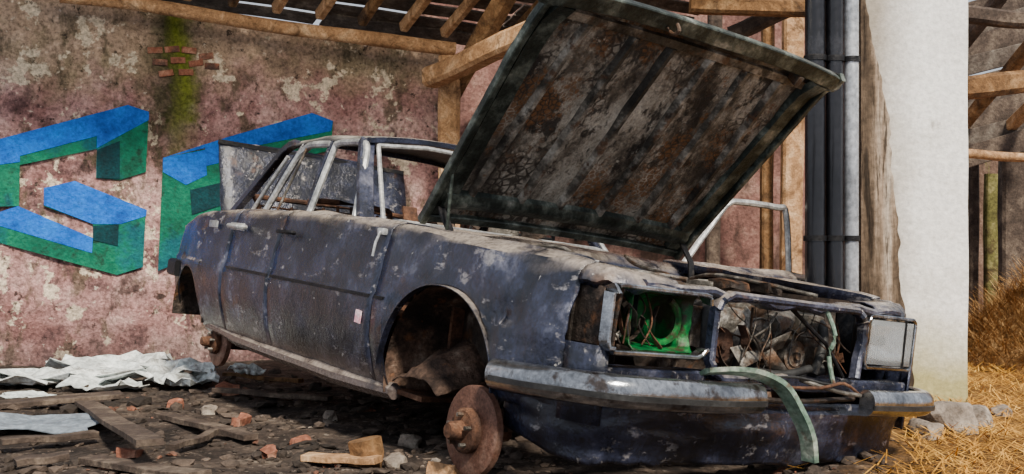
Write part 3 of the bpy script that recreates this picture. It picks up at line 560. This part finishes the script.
# engine
bm=B(); box(bm,(.12,0,.45),(.55,.32,.28)); box(bm,(.12,0,.28),(.4,.26,.14)); box(bm,(.38,-.06,.5),(.1,.3,.26)); box(bm,(.30,-.2,.58),(.2,.12,.12)); rough(bm,.03,7)
tube(bm,[(.40,0,.42),(.46,0,.42)],.09,20,(0,1,0)); tube(bm,[(.4,.15,.55),(.47,.15,.55)],.06,16,(0,1,0)); tube(bm,[(.2,-.26,.5),(.4,-.26,.5)],.07,16,(0,1,0))
en=obj('engine',bm,GRIME,car)
bm=B(); box(bm,(.30,0,.665),(.56,.22,.10),None,.03)
for i in range(6): box(bm,(.08+.08*i,0,.72),(.012,.20,.015))
obj('valve_cover',bm,GREYM,en)
bm=B(); tube(bm,[(.15,.22,.64),(.15,.22,.72)],.17,28,(0,1,0)); tube(bm,[(.15,.22,.72),(.15,.22,.735)],.05,16,(0,1,0)); obj('air_cleaner',bm,GREYM,en)
bm=B(); tube(bm,smoothpath([(.2,.35,.68),(.50,.32,.70),(.64,.20,.69),(.68,.08,.66)],5),.05,14); obj('air_duct',bm,GREYM,en)
def ring(c,r,l,m,name):
    bm=B(); c=Vector(c); tube(bm,[c,c+Vector((l,0,0))],r,24,(0,0,1)); tube(bm,[c+Vector((l,0,0)),c+Vector((l+.006,0,0))],r*.7,24,(0,0,1)); tube(bm,[c+Vector((l,0,0)),c+Vector((l+.02,0,0))],r*.25,16,(0,0,1)); obj(name,bm,m,en)
ring((.64,.02,.60),.085,.05,GREYM,'alternator'); ring((.66,-.19,.58),.065,.04,RUST,'pulley'); ring((.65,.24,.56),.06,.04,GREYM,'pulley'); ring((.64,-.03,.47),.085,.03,GREYM,'crank_pulley')
bm=B(); pth=[Vector((.69,.02+.09*math.cos(a),.60+.09*math.sin(a))) for a in [math.pi*i/8 for i in range(9)]]+[Vector((.69,-.11,.47)),Vector((.69,-.03,.385)),Vector((.69,.06,.47)),Vector((.69,.11,.60))]
sweep(bm,pth,rrect(.008,.014),(1,0,0)); obj('drive_belt',bm,RUBBER,en)
bm=B(); box(bm,(.64,-.29,.64),(.10,.10,.14)); rough(bm,.02,14); obj('water_pump',bm,GREYM,en)
bm=B(); box(bm,(.62,.36,.66),(.12,.10,.12)); rough(bm,.015,14); obj('horn_box',bm,GREYM,en)
for i in (0,2,3,5):
    bm=B(); a=2*math.pi*i/6+.3; p=Vector((.73,0,.58)); d=Vector((0,math.cos(a),math.sin(a))); e=Vector((.02,-math.sin(a)*.028,math.cos(a)*.028))
    grid(bm,[[p+d*.02-e,p+d*.02+e],[p+d*.14-e*1.3,p+d*.14+e*1.3]]); obj('fan_blade',bm,GREYM,en,solid=.004)
for k,(pp,rr_) in enumerate([([(.4,-.1,.66),(.55,-.15,.71),(.70,-.28,.70),(.76,-.33,.56)],.022),([(.42,.1,.4),(.6,.2,.46),(.74,.36,.52)],.022),([(.7,-.05,.5),(.75,.1,.49),(.76,.25,.52)],.016),([(.5,.38,.72),(.66,.40,.70),(.74,.34,.62),(.74,.3,.5)],.018)]):
    bm=B(); tube(bm,smoothpath(pp,5),rr_,10); obj('hose',bm,RUBBER,en)
rn=random.Random(5)
for k in range(16):
    y=rn.uniform(-.36,.42); p=[Vector((rn.uniform(.70,.78),y,rn.uniform(.68,.755)))]
    dy=rn.uniform(-.07,.1)
    for q in range(3): p.append(p[-1]+Vector((rn.uniform(-.02,.03),dy+rn.uniform(-.03,.03),rn.uniform(-.11,-.02))))
    for v in p: v.y=max(-.35,min(.43,v.y)); v.x=min(.80,v.x); v.z=max(.47,v.z)
    bm=B(); tube(bm,smoothpath(p,4),rn.choice([.002,.003,.005]),6); obj('cable',bm,rn.choice([RUBBER,RUBBER,GRIME,RUST,DARKMET,GREYM]),en)
for k in range(12): strip((rn.uniform(.70,.77),rn.uniform(-.3,.38),rn.uniform(.52,.72)),rn.uniform(.1,.24),rn.uniform(.015,.04),200+k,rn.choice([GRIME,GREYM,RUST,PALEG if k<2 else GREYM]),en)
bm=B(); box(bm,(.5,.40,.54),(.2,.16,.18)); rough(bm,.03,9); obj('reservoir',bm,GREYM,en)
for pp in ([(-.3,-.55,.82),(0,-.45,.87),(.3,-.5,.82),(.7,-.4,.80)],[(-.2,.5,.8),(.2,.3,.84),(.6,.45,.80)],[(-.35,-.2,.86),(.0,-.6,.85),(.4,-.62,.81)],[(-.3,.2,.88),(.1,-.1,.84),(.5,-.3,.81)]):
    bm=B(); tube(bm,smoothpath(pp,4),.008); obj('bonnet_cable',bm,GREYM,en)
for k in range(12):
    bm=B(); c=Vector((rn.uniform(-.3,.65),rn.uniform(-.58,.5),rn.uniform(.75,.81))); box(bm,c,(rn.uniform(.06,.22),rn.uniform(.04,.13),rn.uniform(.02,.06))); rough(bm,.02,18)
    obj('engine_bay_part',bm,rn.choice([GRIME,GREYM,RUST]),en)
# hood frame
TH=R(47.8); HL=1.215
hm=Matrix.Translation((-.54,-.01,.925))@Matrix.Rotation(-TH,4,'Y')
def hwid(u): return .765+.05*min(1,u/.9)
def hq(u,t,w=0): return Vector((u,t*hwid(u),w))
def crown(u,t): return .03*(1-abs(t)**2.5)-.05*max(0,(u/HL-.85)/.15)**2
RB=(-.74,-.40,-.12,.18,.48,.76)
bm=B(); rows=[]
for i in range(71):
    u=HL*i/70; row=[]
    for j in range(101):
        t=j/50-1; w=crown(u,t)+.006*noise.noise((u*3,t*4,0))+.004*noise.noise((u*11,t*11,0))
        row.append(hq(u,t,w))
    rows.append(row)
grid(bm,rows); hood=obj('hood',bm,UNDER,car,solid=.004); hood['label']='raised hood with rusty peeling underside'; hood.matrix_local=hm
for a in RB:
    bm=B(); pp=[]
    for i in range(21):
        u=.16+(HL-.30)*i/20; t=a*(1.04-.12*u); pp.append(hq(u,t,crown(u,t)-.004))
    sweep(bm,pp,[(-.026,.006),(-.013,-.020),(-.009,-.024),(.009,-.024),(.013,-.020),(.026,.006)],(0,0,1)); obj('hood_rib',bm,RIBU,hood)
for t in (-1,1):
    bm=B(); sweep(bm,[hq(HL*i/12,t*.985,crown(HL*i/12,t)-.016) for i in range(13)],rrect(.03,.04,.3),(0,0,1)); obj('hood_edge_flange',bm,RIBM,hood)
    bm=B(); sweep(bm,[hq(.05+(HL-.12)*i/12,t*.90,crown(HL*i/12,t*.9)-.012) for i in range(13)],[(-.05,.02),(-.038,-.012),(.038,-.012),(.05,.02)],(0,0,1)); obj('hood_side_rail',bm,RIBM,hood)
bm=B(); sweep(bm,smoothpath([hq(HL*.93,-1.0,-.03)]+[hq(HL*(.985-.02*abs(j/8-1)**4),(j/8-1)*.98,crown(HL,j/8-1)-.01) for j in range(17)]+[hq(HL*.93,1.0,-.03)],2),rrect(.07,.035,.25),(0,0,1)); obj('hood_front_flange',bm,RIBM,hood)
bm=B(); sweep(bm,[hq(.13,(j/8-1)*.93,crown(0,j/8-1)-.016) for j in range(17)],[(-.05,.02),(-.04,-.008),(-.012,-.024),(.012,-.024),(.04,-.008),(.05,.02)],(0,0,1)); obj('hood_rear_bar',bm,RIBM,hood)
bm=B(); sweep(bm,[hq(.02,j/8-1,crown(0,j/8-1)-.01) for j in range(17)],rrect(.04,.03,.3),(0,0,1)); obj('hood_rear_flange',bm,RIBM,hood)
bm=B(); sweep(bm,[hq(HL-.12,j/8-1,crown(HL*.9,j/8-1)-.006) for j in range(1,16)],[(-.03,.016),(-.018,-.016),(.018,-.016),(.03,.016)],(0,0,1)); obj('hood_cross_rib',bm,RIBU,hood)
bm=B(); p=hq(HL*.97,-.3,-.03); tube(bm,smoothpath([p,p+Vector((0,0,-.06)),p+Vector((.03,0,-.08)),p+Vector((.04,0,-.05))],3),.008); obj('latch_hook',bm,GREYM,hood)
bm=B(); p=hq(HL*.93,.72,-.03); box(bm,p,(.05,.03,.07),None,.006); obj('latch_bracket',bm,GREYM,hood)
hmi=hm.inverted()
for t in (-.93,.93):
    bm=B(); a=hq(.10,t,-.03); b=hmi@Vector((-.36,t*.76,.80)); sweep(bm,[a,a.lerp(b,.5)+Vector((.02,0,-.02)),b],rrect(.012,.035),(0,1,0)); obj('hood_hinge',bm,DARKMET,hood)
bm=B(); a=hq(.30,-.97,-.02); b=hmi@Vector((-.36,-.74,.83)); tube(bm,[a,b],.007); obj('hood_stay',bm,RIBM,hood)
# ------------------------------------------------------------ supports and debris
def gz(p): return Vector((p.x,p.y,fz(p.x,p.y)))
p=car_m@Vector((-2.62,.25,.07)); bm=B(); box(bm,(p.x,p.y,p.z/2-.02),(.22,.18,p.z+.02),Matrix.Rotation(.3,3,'Z'),.01); thing('support_block',bm,WOODG,'dark timber block under the rear axle','block')
def torn(c,w,d,seed,m,lb,rot=0,name='torn_sheet',h=.05,base=.01,tiltx=0):
    rr=random.Random(seed); bm=B(); rows=[]; n=9; cs,sn=math.cos(rot),math.sin(rot); nn=28
    ph=[1+.35*noise.noise((i*.45,seed,0))+.18*rr.uniform(-1,1) for i in range(nn)]
    for i in range(nn+1):
        a=2*math.pi*i/nn; row=[]
        for j in range(n):
            q=j/(n-1)*ph[i%nn]; sq=1/max(abs(math.cos(a)),abs(math.sin(a)))**.7
            x0=math.cos(a)*q*sq*w/2; y0=math.sin(a)*q*sq*d/2
            x=c.x+x0*cs-y0*sn; y=c.y+x0*sn+y0*cs
            z=fz(x,y)+base+tiltx*y0+h*abs(noise.noise((x*3.5,y*3.5,seed)))*2+h*.6*abs(noise.noise((x*10,y*10,seed*2)))+ (h*.8*rr.random()*(j/(n-1))**3 if i<nn else 0)
            row.append(Vector((x,y,z)))
        rows.append(row)
    rows[-1]=[v.copy() for v in rows[0]]
    grid(bm,rows); bmesh.ops.remove_doubles(bm,verts=bm.verts,dist=1e-4); return thing(name,bm,m,lb,'sheet',solid=.005,smooth=False)
torn(gr(60,383),1.1,.5,3,SHEET,'widest torn white sheet in the heap by the graffiti wall',.1,h=.06,base=.045)
torn(gr(150,382),.8,.5,8,SHEET,'torn white sheet in the middle of the heap by the wall',.3,h=.07,base=.04,tiltx=.12)
torn(gr(185,385),.36,.42,12,SHEET,'torn white sheet nearest to the rear of the car',-.4,h=.06,base=.02)
torn(gr(8,386),.6,.45,17,SHEET,'torn white sheet at the left edge of the heap',.3,h=.05,base=.02)
torn(gr(105,389),.5,.3,29,SHEET,'small torn white sheet at the front of the heap',-.3,h=.04,base=.015)
torn(gr(110,374),.8,.4,37,SHEET,'torn white sheet at the back of the heap against the wall',.0,h=.07,base=.06,tiltx=.15)
torn(gr(22,426),.75,.5,23,BSHEET,'blue grey plastic sheet lying flat at the lower left',.2,'plastic_sheet',.02,.02)
torn(gr(248,380),.22,.18,41,SHEET,'small pale scrap behind the rear brake disc',.2,h=.05,base=.03)
torn(gr(30,398),.3,.12,44,SHEET,'narrow pale strip in front of the heap at the left',.2,h=.03,base=.02)
pl=[((-20,408),(122,400),.22,'wide grey board below the white sheets'),((82,402),(150,472),.10,'split brown plank pointing toward the bottom edge'),((0,446),(95,436),.07,'grey plank lying in front of the blue sheet'),((305,462),(380,466),.08,'short pale plank lying in front of the wooden block'),((160,420),(250,442),.07,'thin plank on the dark dirt left of the block'),((215,395),(330,402),.06,'narrow lath lying under the side of the car'),((90,459),(200,484),.1,'dark plank at the bottom edge'),((15,464),(70,460),.09,'short board at the lower left corner'),((225,378),(300,384),.05,'thin stick behind the lath under the car'),((170,455),(215,440),.04,'thin stick between the dark planks')]
for k,(a,b,w,lb) in enumerate(pl):
    p=gz(gr(*a)); q=gz(gr(*b)); bm=B(); h=.03+(.08 if k==1 else 0); beam(bm,p+Vector((0,0,.03+(k%3)*.01)),q+Vector((0,0,h+.01)),w,.025,70+k,8,.1,.15,.01)
    thing('plank',bm,[WOODG,WOODG,WOODG,WOODL,WOODG,WOODG,WOODG,WOODG,WOOD,WOODG][k],lb,'plank')
p=gz(gr(364,462)); bm=B(); sweep(bm,[p+Vector((0,0,-.01)),p+Vector((.01,0,.05)),p+Vector((0,0,.10))],[(x*(1+.1*math.sin(i*2)),y) for i,(x,y) in enumerate(circ(.062,14))],(0,1,0)); thing('wood_block',bm,WOOD,'stubby round wooden block standing on the dirt','block')
br=[(228,392,.08,'brick lying near the white sheets under the car tail'),(240,420,.05,'small brick chunk on the dirt below the car side'),(445,474,.06,'wood chunk leaning beside the brake disc'),(300,440,.04,'half brick left of the wooden block'),(270,455,.045,'reddish brick fragment near the bottom left of the block'),(60,395,.04,'brick fragment on the boards'),(175,402,.05,'brick fragment just in front of the white sheets'),(130,452,.045,'brick fragment beside the split plank')]
for k,(u,v,s,lb) in enumerate(br):
    p=gz(gr(u,v)); bm=B(); box(bm,p+Vector((0,0,s*.45)),(s*1.9,s,s*.8),Matrix.Rotation(k*1.3,3,'Z')@Matrix.Rotation(.2*(k%3),3,'X')); rough(bm,.03,14)
    thing('brick' if k!=2 else 'wood_chunk',bm,BRICK if k!=2 else WOODL,lb,'brick' if k!=2 else 'wood')
stn=[(950,428,.13,'large pale stone at the foot of the pillar'),(978,424,.09,'smaller pale stone right of the pillar foot'),(925,432,.08,'pale stone beneath the bumper end'),(1000,412,.05,'small stone on the straw at the right'),(210,408,.05,'grey stone under the rear of the car'),(330,415,.05,'grey stone under the sill'),(410,440,.05,'stone left of the brake disc'),(395,462,.045,'small stone between the block and the brake disc')]
for k,(u,v,s,lb) in enumerate(stn):
    p=gz(gr(u,v)); bm=B(); rock(bm,p+Vector((0,0,s*.45)),(s,s*.7,s*.65),k*3.3,.35,3,k); thing('stone',bm,STONE,lb,'stone')
bm=B(); rnd=random.Random(3)
for k in range(4600):
    v=rnd.uniform(370,510); u=rnd.uniform(-80,900); p=gr(u,v)
    if noise.noise((p.x*1.6,p.y*1.6,8))<-.12 and rnd.random()<.75: continue
    s=.004+.034*rnd.random()**4+.006*rnd.random()
    if v<410: s*=1.4
    r=bmesh.ops.create_icosphere(bm,subdivisions=1,radius=1)
    rz=Matrix.Rotation(rnd.uniform(0,6),3,'Z')@Matrix.Rotation(rnd.uniform(-.5,.5),3,'X')
    sc=Vector((s*rnd.uniform(.7,2.2),s*rnd.uniform(.6,1.2),s*rnd.uniform(.25,.7))); z=fz(p.x,p.y)
    for w in r['verts']: w.co=rz@Vector((w.co.x*sc.x*rnd.uniform(.7,1.2),w.co.y*sc.y*rnd.uniform(.7,1.2),w.co.z*sc.z))+Vector((p.x,p.y,z+sc.z*.4))
obj('rubble',bm,RUB,label='small stone and plaster rubble strewn over the dirt floor',cat='rubble',kind='stuff',smooth=False,rebase=False)
def blades(bm,n,fn,seed,l0=.05,l1=.16,tilt=.4):
    rd_=random.Random(seed)
    for k in range(n):
        p=fn(rd_); a=rd_.uniform(0,6.28); l=rd_.uniform(l0,l1); t=rd_.uniform(-tilt,tilt); w=rd_.uniform(.0015,.004)
        d=Vector((math.cos(a)*math.cos(t),math.sin(a)*math.cos(t),abs(math.sin(t))))*l; s=Vector((-math.sin(a),math.cos(a),0))*w; up=Vector((0,0,w))
        vs=[bm.verts.new(q) for q in (p-s,p+s,p+d+s*.6+up,p+d-s*.6+up)]; bm.faces.new(vs)
def strf(r):
    while True:
        y=3.4+6*r.random()**1.4; x=r.uniform(1.0,5.6)
        if 2.0<x<2.62 and 6.0<y<6.6: continue
        if x>.345*y+.1+.3*noise.noise((y*2,x*2,0)) or r.random()<.03: return Vector((x,y,fz(x,y)+r.uniform(.0,.035)))
bm=B(); blades(bm,20000,strf,5); obj('straw_litter',bm,STRAW,label='loose yellow straw strewn over the floor at right',cat='straw',kind='stuff',smooth=False)
hc=Vector((4.75,8.4,0))
def hz_(a,q): return .80*(1-q**1.9)*(1+.25*noise.noise((math.cos(a)*1.5,math.sin(a)*1.5,q*2)))
bm=B(); rows=[]
for i in range(49):
    a=2*math.pi*i/48; rows.append([hc+Vector((math.cos(a)*1.35*q,math.sin(a)*1.1*q,max(-.05,hz_(a if i<48 else 0,q)-.07)+.09*noise.noise((a*5 if i<48 else 0,q*9,0)))) for q in [j/24 for j in range(25)]])
grid(bm,rows)
def hf(r):
    a=r.uniform(0,6.283); q=math.sqrt(r.random()); return hc+Vector((math.cos(a)*1.35*q,math.sin(a)*1.1*q,max(0,hz_(a,q))))
blades(bm,18000,hf,9,.08,.3,.8); obj('hay_pile',bm,HAY,label='brown hay heap at the far right behind the pillar',cat='hay',kind='stuff',smooth=False)
# ------------------------------------------------------------ light
w=bpy.data.worlds.new('w'); bpy.context.scene.world=w; w.use_nodes=True; bg=w.node_tree.nodes['Background']; bg.inputs[0].default_value=(.84,.9,1,1); bg.inputs[1].default_value=.85
def sun(rot,e,ang,col):
    l=bpy.data.lights.new('sun','SUN'); l.energy=e; l.angle=R(ang); l.color=col; o=bpy.data.objects.new('sun',l); C.objects.link(o); o.rotation_euler=rot
sun((R(46),0,R(22)),7.0,6,(1,.91,.76))
l=bpy.data.lights.new('added_warm_fill','AREA'); l.energy=70; l.size=2.0; l.color=(1,.82,.55); o=bpy.data.objects.new('added_warm_fill',l); C.objects.link(o); o.location=(-.6,5.2,1.2+2.6)  # added warm fill to brighten the upper wall and timbers, no lamp hangs here
o.rotation_euler=(Vector((-1.4,8.6,2.4))-o.location).to_track_quat('-Z','Y').to_euler()
cam=bpy.data.cameras.new('cam'); cam.sensor_width=36; cam.lens=F/1024*36; cam.shift_y=(HZ-237)/1024; cam.clip_end=100
co=bpy.data.objects.new('camera',cam); C.objects.link(co); co.location=(0,0,CH); co.rotation_euler=(R(90),0,0)
bpy.context.scene.camera=co
